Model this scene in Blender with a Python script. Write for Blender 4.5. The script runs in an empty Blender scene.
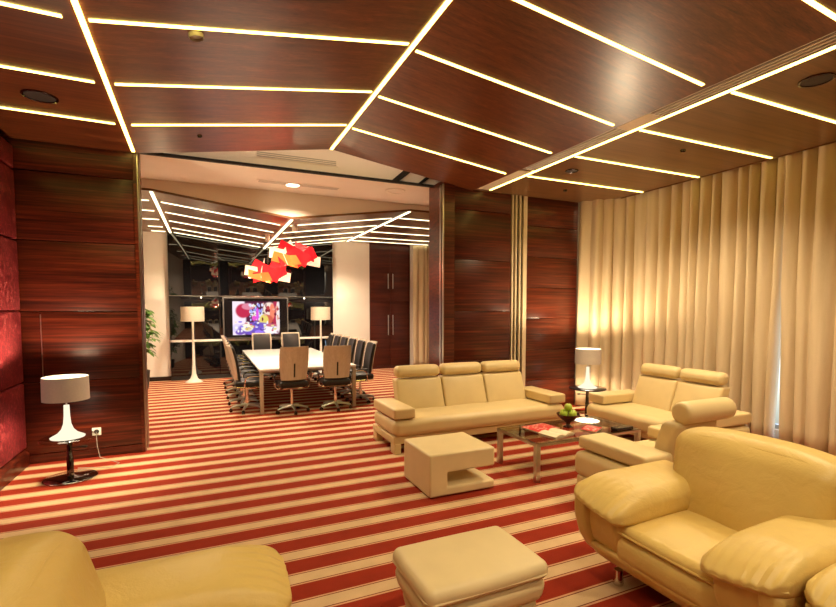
import bpy, math, random
from mathutils import Vector, Matrix
random.seed(7)
scn = bpy.context.scene
col = scn.collection
PI = math.pi

# ------------------------------------------------------------------ materials
def srgb(r, g, b):
    f = lambda c: (c/255/12.92) if c/255 <= .04045 else ((c/255+.055)/1.055)**2.4
    return (f(r), f(g), f(b), 1)

class NT:
    def __init__(s, name):
        s.m = bpy.data.materials.new(name); s.m.use_nodes = True
        s.t = s.m.node_tree; s.t.nodes.clear()
        s.out = s.n('ShaderNodeOutputMaterial')
    def n(s, typ, **kw):
        nd = s.t.nodes.new(typ)
        for k, v in kw.items(): setattr(nd, k, v)
        return nd
    def l(s, a, b): s.t.links.new(a, b)
    def math(s, op, a, b=None, c=None):
        nd = s.n('ShaderNodeMath', operation=op)
        for i, v in enumerate((a, b, c)):
            if v is None: continue
            if isinstance(v, (int, float)): nd.inputs[i].default_value = v
            else: s.l(v, nd.inputs[i])
        return nd.outputs[0]
    def bsdf(s, color=(.5, .5, .5, 1), rough=.5, metal=0, spec=.5, coat=0, coat_r=.1):
        b = s.n('ShaderNodeBsdfPrincipled')
        b.inputs['Base Color'].default_value = color
        b.inputs['Roughness'].default_value = rough
        b.inputs['Metallic'].default_value = metal
        b.inputs['Specular IOR Level'].default_value = spec
        b.inputs['Coat Weight'].default_value = coat
        b.inputs['Coat Roughness'].default_value = coat_r
        s.l(b.outputs[0], s.out.inputs[0]); s.b = b
        return b
    def coords(s, scale=(1, 1, 1), kind='Object', loc=(0, 0, 0)):
        tc = s.n('ShaderNodeTexCoord'); mp = s.n('ShaderNodeMapping')
        mp.inputs['Scale'].default_value = scale; mp.inputs['Location'].default_value = loc
        s.l(tc.outputs[kind], mp.inputs[0]); return mp.outputs[0]
    def noise(s, vec, scale=1, detail=4, rough=.5, dist=0):
        nd = s.n('ShaderNodeTexNoise')
        nd.inputs['Scale'].default_value = scale; nd.inputs['Detail'].default_value = detail
        nd.inputs['Roughness'].default_value = rough; nd.inputs['Distortion'].default_value = dist
        s.l(vec, nd.inputs['Vector']); return nd.outputs['Fac']
    def ramp(s, fac, stops, interp='LINEAR'):
        r = s.n('ShaderNodeValToRGB'); r.color_ramp.interpolation = interp
        e = r.color_ramp.elements
        while len(e) < len(stops): e.new(.5)
        for i, (p, c) in enumerate(stops): e[i].position = p; e[i].color = c
        s.l(fac, r.inputs[0]); return r.outputs[0]
    def bump(s, h, strength=.2, dist=.01):
        b = s.n('ShaderNodeBump'); b.inputs['Strength'].default_value = strength
        b.inputs['Distance'].default_value = dist
        s.l(h, b.inputs['Height']); s.l(b.outputs[0], s.b.inputs['Normal'])

def plain(name, color, rough=.5, metal=0, spec=.5, coat=0, var=.04, nscale=30):
    t = NT(name); b = t.bsdf(color, rough, metal, spec, coat)
    v = t.noise(t.coords(), nscale, 3)
    lo = tuple(max(0, c*(1-var)) for c in color[:3])+(1,); hi = tuple(min(1, c*(1+var)) for c in color[:3])+(1,)
    t.l(t.ramp(v, [(.3, lo), (.7, hi)]), b.inputs['Base Color'])
    return t.m

def wood(name, cols, scale=(.35, 5, 9), rough=.3, coat=.25, seed=0, spec=.4):
    t = NT(name); b = t.bsdf((.2, .05, .02, 1), rough, 0, spec, coat, .22)
    v = t.coords(scale, loc=(seed, seed*.7, seed*1.3))
    a = t.noise(v, 1.3, 6, .6, .6)
    v2 = t.coords((scale[0]*2.2, scale[1]*6, scale[2]*6), loc=(seed, 3, 1))
    f = t.noise(v2, 1.5, 3, .6)
    mix = t.math('ADD', t.math('MULTIPLY', a, .6), t.math('MULTIPLY', f, .4))
    t.l(t.ramp(mix, [(.34, cols[0]), (.46, cols[1]), (.54, cols[2]), (.66, cols[3])]), b.inputs['Base Color'])
    t.bump(f, .04, .002)
    return t.m

def leather(name, color, bump=.25, rough=.42, wr=.5):
    t = NT(name); b = t.bsdf(color, rough, 0, .4)
    v = t.coords()
    big = t.noise(v, 5, 3, .5)
    lo = tuple(c*.93 for c in color[:3])+(1,)
    t.l(t.ramp(big, [(.3, lo), (.7, color)]), b.inputs['Base Color'])
    grain = t.noise(v, 160, 2, .5); wrn = t.noise(v, 9, 3, .55, .8)
    h = t.math('ADD', t.math('MULTIPLY', grain, .12), t.math('MULTIPLY', wrn, wr))
    t.bump(h, bump, .02)
    return t.m

def metal(name, color, rough=.12):
    t = NT(name); b = t.bsdf(color, rough, 1)
    n_ = t.noise(t.coords((4, 4, 60)), 8, 2)
    t.l(t.ramp(n_, [(.3, tuple(c*.93 for c in color[:3])+(1,)), (.7, color)]), b.inputs['Base Color'])
    return t.m

def emit(name, color, strength):
    t = NT(name); e = t.n('ShaderNodeEmission')
    e.inputs[0].default_value = color; e.inputs[1].default_value = strength
    t.l(e.outputs[0], t.out.inputs[0]); return t.m

def glassy(name, tint=(.93, .95, .92, 1), refl=1.0):
    t = NT(name); tr = t.n('ShaderNodeBsdfTransparent'); tr.inputs[0].default_value = tint
    gl = t.n('ShaderNodeBsdfGlossy'); gl.inputs['Roughness'].default_value = .02
    fr = t.n('ShaderNodeFresnel'); fr.inputs[0].default_value = 1.5
    mx = t.n('ShaderNodeMixShader')
    ge = t.n('ShaderNodeNewGeometry')
    fac = t.math('MULTIPLY', t.math('MULTIPLY', fr.outputs[0], refl), t.math('SUBTRACT', 1, ge.outputs['Backfacing']))
    t.l(fac, mx.inputs[0]); t.l(tr.outputs[0], mx.inputs[1]); t.l(gl.outputs[0], mx.inputs[2])
    t.l(mx.outputs[0], t.out.inputs[0]); return t.m

M = {}
M['wood_wall'] = wood('rosewood wall veneer', [(.010, .0015, .001, 1), (.040, .005, .002, 1), (.075, .010, .004, 1), (.15, .024, .008, 1)], (.6, 6, 24), .32, .06)
M['wood_warm'] = wood('rosewood end panel veneer', [(.015, .002, .001, 1), (.055, .008, .003, 1), (.10, .015, .005, 1), (.19, .035, .012, 1)], (.6, 6, 24), .28, .2, 5)
M['wood_ceiling'] = wood('ceiling wood veneer', [(.060, .014, .005, 1), (.11, .028, .009, 1), (.145, .038, .012, 1), (.22, .062, .02, 1)], (.4, 14, 14), .33, .06, 2)
M['wood_cupboard'] = wood('cupboard veneer', [(.030, .005, .003, 1), (.06, .010, .005, 1), (.08, .014, .007, 1), (.12, .022, .010, 1)], (.5, 3, 7), .35, .1, 9)
M['wood_soffit'] = wood('soffit wood veneer', [(.075, .030, .011, 1), (.13, .055, .019, 1), (.155, .068, .024, 1), (.20, .09, .034, 1)], (.35, 7, 7), .3, .15, 4)
M['seam'] = plain('shadow gap black', (.006, .003, .002, 1), .8)
M['cream_wall'] = plain('cream wall paint', (.80, .74, .66, 1), .8, var=.02, nscale=3)
M['white_ceiling'] = plain('white ceiling paint', (.84, .76, .66, 1), .85, var=.02, nscale=2)
M['leather_cream'] = leather('cream leather', (.68, .53, .275, 1), .15, .42, .25)
M['leather_yellow'] = leather('soft yellow leather', (.67, .48, .155, 1), .38, .4, .8)
M['leather_ottoman'] = leather('pale cream leather', (.72, .58, .33, 1), .1, .42, .25)
M['chrome'] = metal('polished chrome', (.75, .73, .70, 1), .08)
M['steel'] = metal('brushed steel', (.62, .60, .56, 1), .28)
M['smoke_chrome'] = metal('dark mirror chrome', (.32, .28, .27, 1), .05)
M['dark_metal'] = metal('dark polished metal', (.10, .08, .08, 1), .12)
M['black_gloss'] = plain('black gloss', (.008, .007, .008, 1), .08, spec=.6)
M['black_leather'] = leather('black leather', (.018, .016, .016, 1), .1, .38, .2)
M['black_plastic'] = plain('black plastic', (.02, .02, .02, 1), .5)
M['veneer_tan'] = wood('tan chair veneer', [(.46, .38, .29, 1), (.52, .43, .33, 1), (.55, .46, .35, 1), (.60, .51, .40, 1)], (9, 9, .8), .25, .3, 3)
M['black_glass'] = plain('black back painted glass', (.004, .004, .005, 1), .03, spec=.7)
M['table_white'] = plain('white lacquer', (.82, .80, .78, 1), .12, spec=.6)
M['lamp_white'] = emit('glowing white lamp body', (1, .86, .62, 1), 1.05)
M['lamp_white_cool'] = plain('white lamp enamel', (.80, .76, .68, 1), .25)
M['shade'] = plain('taupe lamp shade fabric', (.44, .37, .29, 1), .7, var=.05, nscale=60)
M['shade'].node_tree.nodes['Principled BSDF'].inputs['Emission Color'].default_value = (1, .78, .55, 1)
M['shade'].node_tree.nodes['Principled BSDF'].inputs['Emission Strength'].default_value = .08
M['shade_cream'] = plain('cream lamp shade fabric', (.55, .47, .36, 1), .7, var=.05, nscale=60)
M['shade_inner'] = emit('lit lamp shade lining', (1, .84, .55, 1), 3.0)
def frosted():
    t = NT('lit frosted lamp diffuser'); tr = t.n('ShaderNodeBsdfTransparent'); tr.inputs[0].default_value = (.75, .75, .75, 1)
    e = t.n('ShaderNodeEmission'); e.inputs[0].default_value = (1, .84, .58, 1); e.inputs[1].default_value = 5
    ad = t.n('ShaderNodeAddShader'); t.l(tr.outputs[0], ad.inputs[0]); t.l(e.outputs[0], ad.inputs[1]); t.l(ad.outputs[0], t.out.inputs[0]); return t.m
M['diffuser'] = frosted()
M['bulb'] = emit('glowing bulb', (1, .8, .5, 1), 12)
M['strip'] = emit('warm light strip', (1, .75, .16, 1), 8)
M['strip_far'] = emit('warm light strip meeting room', (1, .84, .5, 1), 4.2)
M['downlight'] = emit('downlight lens', (1, .85, .6, 1), 8)
M['grille'] = plain('dark speaker grille', (.022, .010, .007, 1), .6)
M['white_plastic'] = plain('white plastic', (.75, .72, .68, 1), .4)
M['beige_metal'] = plain('beige enamel profile', (.62, .50, .34, 1), .35)
M['apple'] = plain('green apple skin', (.36, .48, .04, 1), .3, var=.25, nscale=9)
M['bowl'] = plain('dark brown lacquer bowl', (.05, .012, .008, 1), .2)
M['leaf'] = plain('green leaf', (.10, .22, .03, 1), .45, var=.3, nscale=8)
M['stem'] = plain('plant stem', (.16, .12, .04, 1), .6)
M['pot'] = plain('dark planter', (.03, .025, .022, 1), .4)
M['tv_frame'] = plain('dark grey television frame', (.09, .08, .075, 1), .35)
M['vent_cover'] = plain('pale vent cover enamel', (.66, .55, .42, 1), .4)
M['soil'] = plain('potting soil', (.03, .018, .01, 1), .9)
M['paper'] = plain('cream paper pages', (.74, .62, .44, 1), .5)
M['glass'] = glassy('clear glass', (.90, .92, .88, 1))
M['smoke_glass'] = glassy('tinted table glass', (.74, .70, .60, 1), 1.3)
M['window_glass'] = glassy('window glass', (.95, .97, 1, 1))
M['frame_grey'] = plain('grey window frame', (.45, .44, .42, 1), .4)
M['grey_post'] = plain('pale grey post', (.42, .38, .33, 1), .5)
M['red_panel'] = None

def emissive_panel(name, color, strength):
    t = NT(name); b = t.bsdf(color, .4)
    b.inputs['Emission Color'].default_value = color; b.inputs['Emission Strength'].default_value = strength
    return t.m
M['red_panel'] = emissive_panel('glowing red pendant panel', (.85, .012, .02, 1), .75)
M['orange_panel'] = emissive_panel('glowing orange pendant panel', (1, .20, .04, 1), .9)
M['white_panel'] = emissive_panel('glowing white pendant panel', (1, .72, .46, 1), .95)

# carpet: striped
def carpet():
    t = NT('striped carpet'); b = t.bsdf((.5, .1, .05, 1), .95, 0, .15)
    tc = t.n('ShaderNodeTexCoord'); sep = t.n('ShaderNodeSeparateXYZ'); t.l(tc.outputs['Object'], sep.inputs[0])
    wob = t.math('MULTIPLY', t.math('SUBTRACT', t.noise(t.coords((.6, 6, 1)), 3, 2), .5), .006)
    y = t.math('ADD', sep.outputs[1], wob)
    fr = t.math('FRACT', t.math('DIVIDE', t.math('SUBTRACT', y, STRIPE_Y0), STRIPE_P))
    RED = (.29, .027, .010, 1); DK = (.15, .010, .006, 1); CR = (.66, .46, .27, 1); LN = (.66, .36, .20, 1)
    # cream band is centred on 0 (wraps)
    c = t.ramp(fr, [(0, CR), (.165, DK), (.19, LN), (.235, RED), (.765, LN), (.81, DK), (.835, CR)], 'CONSTANT')
    n1 = t.noise(t.coords(), 240, 2); n2 = t.noise(t.coords(), 7, 4)
    f = t.math('ADD', t.math('MULTIPLY', n1, .35), t.math('MULTIPLY', n2, .35))
    mul = t.n('ShaderNodeMix', data_type='RGBA', blend_type='MULTIPLY'); mul.inputs[0].default_value = 1
    t.l(c, mul.inputs[6]); t.l(t.ramp(f, [(.15, (.72, .72, .72, 1)), (.55, (1.1, 1.1, 1.1, 1))]), mul.inputs[7])
    t.l(mul.outputs[2], b.inputs['Base Color'])
    t.bump(n1, .5, .006)
    return t.m
STRIPE_P, STRIPE_Y0 = .3010, 3.605
M['carpet'] = carpet()

def marble():
    t = NT('red marbled wall panel'); b = t.bsdf((.3, .03, .04, 1), .3, 0, .5)
    v = t.coords((1, 1.3, 1))
    n1 = t.noise(v, 8, 8, .72, 2.6); n2 = t.noise(v, 26, 5, .75, 1.8)
    f = t.math('ADD', t.math('MULTIPLY', n1, .55), t.math('MULTIPLY', n2, .45))
    t.l(t.ramp(f, [(.38, (.012, .001, .003, 1)), (.46, (.10, .008, .012, 1)), (.53, (.20, .018, .025, 1)), (.60, (.52, .12, .12, 1)), (.66, (.12, .01, .015, 1))]), b.inputs['Base Color'])
    return t.m
M['marble'] = marble()

def fabric(name, c1, c2):
    t = NT(name); b = t.bsdf(c1, .9, 0, .2)
    v = t.coords((1, 1, 1)); n1 = t.noise(v, 120, 2); n2 = t.noise(t.coords((1, 3, .25)), 4, 3)
    f = t.math('ADD', t.math('MULTIPLY', n1, .3), t.math('MULTIPLY', n2, .7))
    t.l(t.ramp(f, [(.3, c1), (.7, c2)]), b.inputs['Base Color']); t.bump(n1, .15, .002)
    return t.m
M['curtain'] = fabric('beige curtain cloth', (.58, .46, .30, 1), (.70, .57, .39, 1))
M['curtain_far'] = fabric('beige meeting room curtain cloth', (.62, .50, .30, 1), (.70, .58, .38, 1))

def red_print(name, a, b_, sc):
    t = NT(name); b = t.bsdf(a, .35)
    vo = t.n('ShaderNodeTexVoronoi'); vo.inputs['Scale'].default_value = sc
    t.l(t.coords(), vo.inputs['Vector'])
    t.l(t.ramp(vo.outputs['Distance'], [(0, b_), (.3, b_), (.34, a), (1, a)]), b.inputs['Base Color'])
    return t.m
M['red_print'] = red_print('red printed cover', (.55, .015, .02, 1), (.80, .55, .45, 1), 22)
M['red_cover'] = red_print('red glossy cover', (.42, .012, .012, 1), (.62, .10, .06, 1), 14)

# ------------------------------------------------------------------ mesh helpers
class MB:
    def __init__(s): s.v = []; s.f = []
    def add(s, verts, faces, mat=None):
        o = len(s.v)
        for p in verts:
            p = Vector(p)
            s.v.append(mat @ p if mat is not None else p)
        s.f += [tuple(i+o for i in f) for f in faces]
        return s
    def box(s, x0, x1, y0, y1, z0, z1, mat=None):
        v = [(x0, y0, z0), (x1, y0, z0), (x1, y1, z0), (x0, y1, z0), (x0, y0, z1), (x1, y0, z1), (x1, y1, z1), (x0, y1, z1)]
        f = [(3, 2, 1, 0), (4, 5, 6, 7), (0, 1, 5, 4), (1, 2, 6, 5), (2, 3, 7, 6), (3, 0, 4, 7)]
        return s.add(v, f, mat)
    def rbox(s, x0, x1, y0, y1, z0, z1, r=.02, k=3, m=3, bulge=(0, 0, 0), fn=None, mat=None):
        h = Vector(((x1-x0)/2, (y1-y0)/2, (z1-z0)/2)); c = Vector(((x0+x1)/2, (y0+y1)/2, (z0+z1)/2))
        r = min(r, h.x*.999, h.y*.999, h.z*.999)
        def ts(a):
            i = a-r
            L = [-a + r*q/k for q in range(k)]
            L += [-i + 2*i*q/m for q in range(m+1)] if i > 1e-4 else [0]
            L += [i + r*(q+1)/k for q in range(k)]
            return L
        T = [ts(h.x), ts(h.y), ts(h.z)]
        idx = {}; vs = []; fs = []
        def vert(key):
            if key in idx: return idx[key]
            q = Vector((T[0][key[0]], T[1][key[1]], T[2][key[2]]))
            inn = Vector([max(-(h[i]-r), min(h[i]-r, q[i])) for i in range(3)])
            d = q-inn
            p = inn + d.normalized()*r if d.length > 1e-9 else inn
            u = [p[i]/h[i] for i in range(3)]
            b = Vector((bulge[0]*u[0]*(1-u[1]**2)*(1-u[2]**2), bulge[1]*u[1]*(1-u[0]**2)*(1-u[2]**2), bulge[2]*u[2]*(1-u[0]**2)*(1-u[1]**2)))
            p = p+b+c
            if fn: p = Vector(fn(p, u))
            idx[key] = len(vs); vs.append(p); return idx[key]
        N = [len(t)-1 for t in T]
        for ax in range(3):
            a, b = (ax+1) % 3, (ax+2) % 3
            for side in (0, N[ax]):
                for i in range(N[a]):
                    for j in range(N[b]):
                        ks = []
                        for di, dj in ((0, 0), (1, 0), (1, 1), (0, 1)):
                            key = [0, 0, 0]; key[ax] = side; key[a] = i+di; key[b] = j+dj; ks.append(vert(tuple(key)))
                        fs.append(tuple(ks) if side else tuple(reversed(ks)))
        return s.add(vs, fs, mat)
    def lathe(s, prof, n=32, mat=None, cap=True):
        vs = []; fs = []
        for r, z in prof:
            for i in range(n):
                a = 2*PI*i/n; vs.append((r*math.cos(a), r*math.sin(a), z))
        for k in range(len(prof)-1):
            for i in range(n):
                j = (i+1) % n
                fs.append((k*n+i, k*n+j, (k+1)*n+j, (k+1)*n+i))
        if cap:
            if prof[0][0] > 1e-6: fs.append(tuple(reversed(range(n))))
            if prof[-1][0] > 1e-6: fs.append(tuple((len(prof)-1)*n+i for i in range(n)))
        return s.add(vs, fs, mat)
    def cyl(s, x, y, z0, z1, r, n=20):
        return s.lathe([(r, z0), (r, z1)], n, Matrix.Translation((x, y, 0)))
    def tube(s, pts, r, n=8, closed=False):
        pts = [Vector(p) for p in pts]; L = len(pts); vs = []; fs = []
        rr = r if isinstance(r, (list, tuple)) else [r]*L
        up = Vector((0, 0, 1)); prev = None
        for i, p in enumerate(pts):
            if closed: t = (pts[(i+1) % L]-pts[i-1])
            else: t = pts[min(i+1, L-1)]-pts[max(i-1, 0)]
            t.normalize()
            if prev is None:
                a = up if abs(t.dot(up)) < .9 else Vector((1, 0, 0))
                u = t.cross(a).normalized()
            else:
                u = (prev - t*prev.dot(t)).normalized()
            prev = u; w = t.cross(u)
            for k in range(n):
                an = 2*PI*k/n; vs.append(p+(u*math.cos(an)+w*math.sin(an))*rr[i])
        for i in range(L if closed else L-1):
            j = (i+1) % L
            for k in range(n):
                q = (k+1) % n; fs.append((i*n+k, i*n+q, j*n+q, j*n+k))
        if not closed: fs += [tuple(reversed(range(n))), tuple((L-1)*n+k for k in range(n))]
        return s.add(vs, fs)
    def prism(s, poly, a0, a1, axis='y', mat=None):
        # poly in the two other axes (x,z for y ; y,z for x ; x,y for z)
        def P(p, a): return {'y': (p[0], a, p[1]), 'x': (a, p[0], p[1]), 'z': (p[0], p[1], a)}[axis]
        n = len(poly); vs = [P(p, a0) for p in poly]+[P(p, a1) for p in poly]
        fs = [tuple(range(n)), tuple(reversed(range(n, 2*n)))]
        for i in range(n):
            j = (i+1) % n; fs.append((j, i, n+i, n+j))
        return s.add(vs, fs, mat)
    def build(s, name, mat, parent=None, smooth=35, loc=None, rotz=0):
        me = bpy.data.meshes.new(name)
        me.from_pydata([tuple(p) for p in s.v], [], s.f); me.update()
        import bmesh
        bm = bmesh.new(); bm.from_mesh(me); bmesh.ops.recalc_face_normals(bm, faces=bm.faces); bm.to_mesh(me); bm.free()
        if smooth:
            for p in me.polygons: p.use_smooth = True
            me.set_sharp_from_angle(angle=math.radians(smooth))
        me.materials.append(mat)
        o = bpy.data.objects.new(name, me); col.objects.link(o)
        if parent is not None: o.parent = parent
        if loc is not None: o.location = loc; o.rotation_euler = (0, 0, rotz)
        return o

def tag(o, label, cat, group=None):
    o['label'] = label; o['category'] = cat
    if group: o['group'] = group
    return o
def thing(name, label, cat, loc=(0, 0, 0), rotz=0, group=None):
    o = bpy.data.objects.new(name, None); col.objects.link(o); o.empty_display_size = .1
    o.location = loc; o.rotation_euler = (0, 0, rotz)
    return tag(o, label, cat, group)
def struct(name, mb, mat, parent=None, smooth=0):
    o = mb.build(name, mat, parent, smooth)
    if parent is None: o['kind'] = 'structure'
    return o
def copy_tree(o, loc=None, rotz=None, label=None, group=None, parent=None):
    c = o.copy(); col.objects.link(c)
    if parent is not None: c.parent = parent
    if loc is not None: c.location = loc
    if rotz is not None: c.rotation_euler = (0, 0, rotz)
    if label: c['label'] = label
    if group: c['group'] = group
    for ch in list(o.children): copy_tree(ch, parent=c)
    return c
def light(name, kind, loc, energy, color=(1, .74, .42), **kw):
    d = bpy.data.lights.new(name, kind); d.energy = energy; d.color = color
    for k, v in kw.items(): setattr(d, k, v)
    o = bpy.data.objects.new(name, d); col.objects.link(o); o.location = loc
    return o

# ------------------------------------------------------------------ room constants
XL, YP = -1.83, 6.5           # left wall face, partition plane
XW = 6.85                     # window wall face
YB = 12.75                    # far wall of the meeting room
YF = -2.6                     # wall behind the camera
ZV, ZR, ZS = 3.53, 3.885, 3.55
XV, XR, XS = -.70, 1.60, 3.82 # valley, ridge and soffit edge of the folded ceiling
XE = 6.37                     # soffit edge above the curtain

# floor
struct('floor', MB().box(-2.42, XW+.15, YF-.15, YB+.3, -.1, 0), M['carpet'])
# left wall: marbled panels over a wood plinth
seams = [.185, .915, 1.70, 2.455, 3.20, 3.46]
mb = MB()
for a, b in zip(seams[:-1], seams[1:]):
    for y0, y1 in ((YF, -.2), (-.2, 2.0), (2.0, 4.2), (4.2, YP-.03)):
        mb.rbox(XL-.06, XL, y0+.004, y1-.004, a+.006, b-.006, .02, 3, 1)
struct('wall_left', mb, M['marble'], smooth=30)
struct('wall_left_core', MB().box(-2.42, -2.30, YF-.15, YP+.1, 0, 4.3).box(-2.3, XL-.055, YF, YP, 0, 3.44), M['seam'])
struct('baseboard_left', MB().prism([(XL-.04, 0), (XL+.015, 0), (XL+.015, .13), (XL-.04, .18)], YF, YP-.02, 'y'), M['wood_wall'])

def wood_panels(x0, x1, zs, y, mat_, depth=.03):
    m = MB()
    for a, b in zip(zs[:-1], zs[1:]): m.rbox(x0+.003, x1-.003, y, y+depth, a+.004, b-.004, .004, 1, 1)
    return m
# left part of the partition wall
zl = [.10, .905, 1.69, 2.47, 3.22, 3.95]
struct('wall_back', wood_panels(XL-.4, -.735, zl, YP, M['wood_wall']), M['wood_wall'], smooth=30)
struct('wall_back_core', MB().box(-2.4, -.74, YP+.028, YP+.42, 0, 4.2), M['seam'])
struct('baseboard_back', MB().box(XL, -.735, YP-.012, YP+.03, 0, .097), M['wood_wall'])
# jamb on the left side of the opening
struct('trim_1', MB().box(-.74, -.705, YP-.01, YP+.44, 0, 3.66), M['wood_warm'])
struct('trim_2', MB().box(-.704, -.694, YP+.03, YP+.06, 0, 3.6).box(-.704, -.694, YP+.20, YP+.225, 0, 3.6), M['steel'])
# right part of the partition: pillar of folded panels, wood panels, slatted profile, end panel
zr = [.0, .90, 1.68, 2.48, 3.25, 3.85]
struct('wall_right_partition', wood_panels(3.50, 4.555, zr, YP, M['wood_wall']), M['wood_wall'], smooth=30)
struct('wall_right_partition_core', MB().box(3.49, 6.0, YP+.028, YP+.10, 0, 3.9), M['seam'])
struct('wall_end_panel', wood_panels(4.865, 5.95, [0, .5, 1.02, 1.555, 2.07, 2.58, 3.09, 3.6], YP, M['wood_warm']), M['wood_warm'], smooth=30)
struct('wall_pillar', MB().box(3.315, 3.50, YP-.02, YP+.5, 0, 3.66), M['wood_warm'])
struct('trim_3', MB().box(3.302, 3.318, YP-.022, YP+.01, 0, 3.6).box(3.302, 3.316, YP+.06, YP+.10, 0, 3.6), M['steel'])
m = MB()
for x in (4.565, 4.635, 4.715): m.box(x, x+.028, YP-.012, YP+.03, 0, 3.58)
m.box(4.79, 4.862, YP-.012, YP+.03, 0, 3.58)
struct('trim_4', m, M['beige_metal'])
struct('trim_5', MB().box(5.953, 6.10, YP-.01, YP+.03, 0, 3.7), M['grey_post'])

# front ceiling: folded wood panels
def slab(x0, z0, x1, z1, y0, y1, th=.04):
    return MB().prism([(x0, z0), (x1, z1), (x1, z1+th), (x0, z0+th)], y0, y1, 'y')
ZLW = 3.545; XLC = -2.30
struct('ceiling', slab(XLC, ZLW, XV, ZV, YF, YP), M['wood_ceiling'])
struct('ceiling.001', slab(XV, ZV, XR, ZR, YF, YP), M['wood_ceiling'])
struct('ceiling.002', slab(XR, ZR, XS, ZS, YF, YP), M['wood_ceiling'])
struct('ceiling.003', MB().box(XS+.0, XE, YF, YP+.02, ZS+.012, ZS+.05), M['wood_soffit'])
struct('ceiling.004', MB().box(-2.45, XW+.2, YF-.2, YP+.42, 4.3, 4.4), M['white_ceiling'])
struct('trim_6', MB().box(XE-.02, XE, YF, YP+.02, ZS+.0, ZS+.18), M['wood_soffit'])
struct('ceiling.005', MB().box(XE-.02, XW+.1, YF, 7.4, 3.95, 4.02), M['white_ceiling'])
# wall behind the camera
struct('wall_front', MB().box(-2.42, XW+.15, YF-.15, YF, 0, 4.3), M['wood_wall'])
# window wall
m = MB(); W0, W1 = 2.2, 5.4
m.box(XW, XW+.15, YF-.15, W0, 0, 4.3).box(XW, XW+.15, W1, YB+.3, 0, 4.3).box(XW, XW+.15, W0, W1, 0, .12).box(XW, XW+.15, W0, W1, 2.9, 4.3)
struct('wall_right', m, M['cream_wall'])
wf = struct('window_1', MB().box(XW+.05, XW+.1, W0, W0+.06, .12, 2.9).box(XW+.05, XW+.1, W1-.06, W1, .12, 2.9).box(XW+.05, XW+.1, W0, W1, .12, .18).box(XW+.05, XW+.1, W0, W1, 2.84, 2.9)
       .box(XW+.05, XW+.1, 4.36, 4.42, .12, 2.9), M['frame_grey'])
MB().box(XW+.07, XW+.08, W0+.05, W1-.05, .17, 2.85).build('window_pane', M['window_glass'], wf, 0)

# ------------------------------------------------------------------ meeting room shell
struct('wall_meeting_left', MB().box(-1.75, -1.60, YP+.42, YB+.3, 0, 4.2), M['cream_wall'])
struct('wall_far', MB().box(-1.75, -.80, YB, YB+.2, .10, 3.7), M['cream_wall'])
struct('wall_far.001', MB().box(3.13, 4.19, YB, YB+.2, .10, 3.7), M['cream_wall'])
struct('wall_far.002', MB().box(5.43, XW+.1, YB, YB+.2, .0, 3.7), M['cream_wall'])
struct('wall_far_core', MB().box(-1.75, XW, YB+.2, YB+.3, 0, 4.2), M['seam'])
struct('baseboard_far', MB().box(-1.75, -.80, YB-.03, YB+.1, 0, .10).box(3.13, 4.19, YB-.015, YB+.1, 0, .10), M['black_gloss'])
struct('ceiling.006', MB().box(-1.8, XW+.1, YP+.42, 8.34, 3.68, 3.74), M['white_ceiling'])
struct('ceiling.007', MB().box(-1.8, XW+.1, YP+.40, YP+.44, 3.66, 4.3), M['white_ceiling'])
MZ = [(-1.8, 3.5), (-.72, 3.5), (1.37, 3.235), (3.55, 3.55), (XW+.1, 3.55)]
m = MB()
for (xa, za), (xb, zb) in zip(MZ[:-1], MZ[1:]):
    m.prism([(xa, za+.03), (xb, zb+.03), (xb, 3.70), (xa, 3.70)], 8.34, 8.38, 'y')
struct('wall_fascia', m, M['white_ceiling'])
for k, ((xa, za), (xb, zb)) in enumerate(zip(MZ[:-1], MZ[1:])):
    struct('ceiling.%03d' % (8+k), slab(xa, za, xb, zb, 8.32, YB+.2, .035), M['wood_soffit'])
struct('ceiling.012', MB().box(-1.8, XW+.1, 8.38, YB+.3, 3.80, 3.85), M['white_ceiling'])
# folding-wall track on the ceiling
struct('trim_7', MB().box(-.70, 3.32, YP+.34, YP+.40, 3.635, 3.668), M['seam'])
struct('trim_8', MB().prism([(2.62, 3.668), (2.74, 3.668), (2.98, 3.86), (2.84, 3.86)], YP+.375, YP+.40, 'y').prism([(3.06, 3.668), (3.12, 3.668), (3.30, 3.80), (3.22, 3.80)], YP+.375, YP+.40, 'y'), M['seam'])

# ------------------------------------------------------------------ ceiling light strips
SY = [5.555, 4.615, 3.675, 2.735, 1.795, .855, -.085, -1.025]
order = ['nearest the opening', 'second from the opening', 'third from the opening', 'fourth from the opening', 'fifth from the opening']
def strip(x0, z0, x1, z1, y, w, mat_, name='ceiling_light', skew=0):
    d = Vector((x1-x0, 0, z1-z0)); n = Vector((-d.z, 0, d.x)).normalized()
    if n.z > 0: n = -n
    m = MB(); L = []
    a = Vector((x0, 0, z0)); b = Vector((x1, 0, z1))
    pr = [a+n*.007, b+n*.007, b-n*.004, a-n*.004]
    m.prism([(p.x, p.z) for p in pr], y-w/2, y+w/2, 'y')
    for p in m.v: p.y += skew*((p.x-x0)/(x1-x0)-.5)
    return m.build(name, mat_, smooth=0)
def cross(x0, z0, x1, z1, gap0=.05, gap1=.05):
    d = Vector((x1-x0, 0, z1-z0)); L = d.length; d.normalize()
    a = Vector((x0, 0, z0))+d*gap0; b = Vector((x1, 0, z1))-d*gap1
    return a.x, a.z, b.x, b.z
SW = .027
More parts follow.
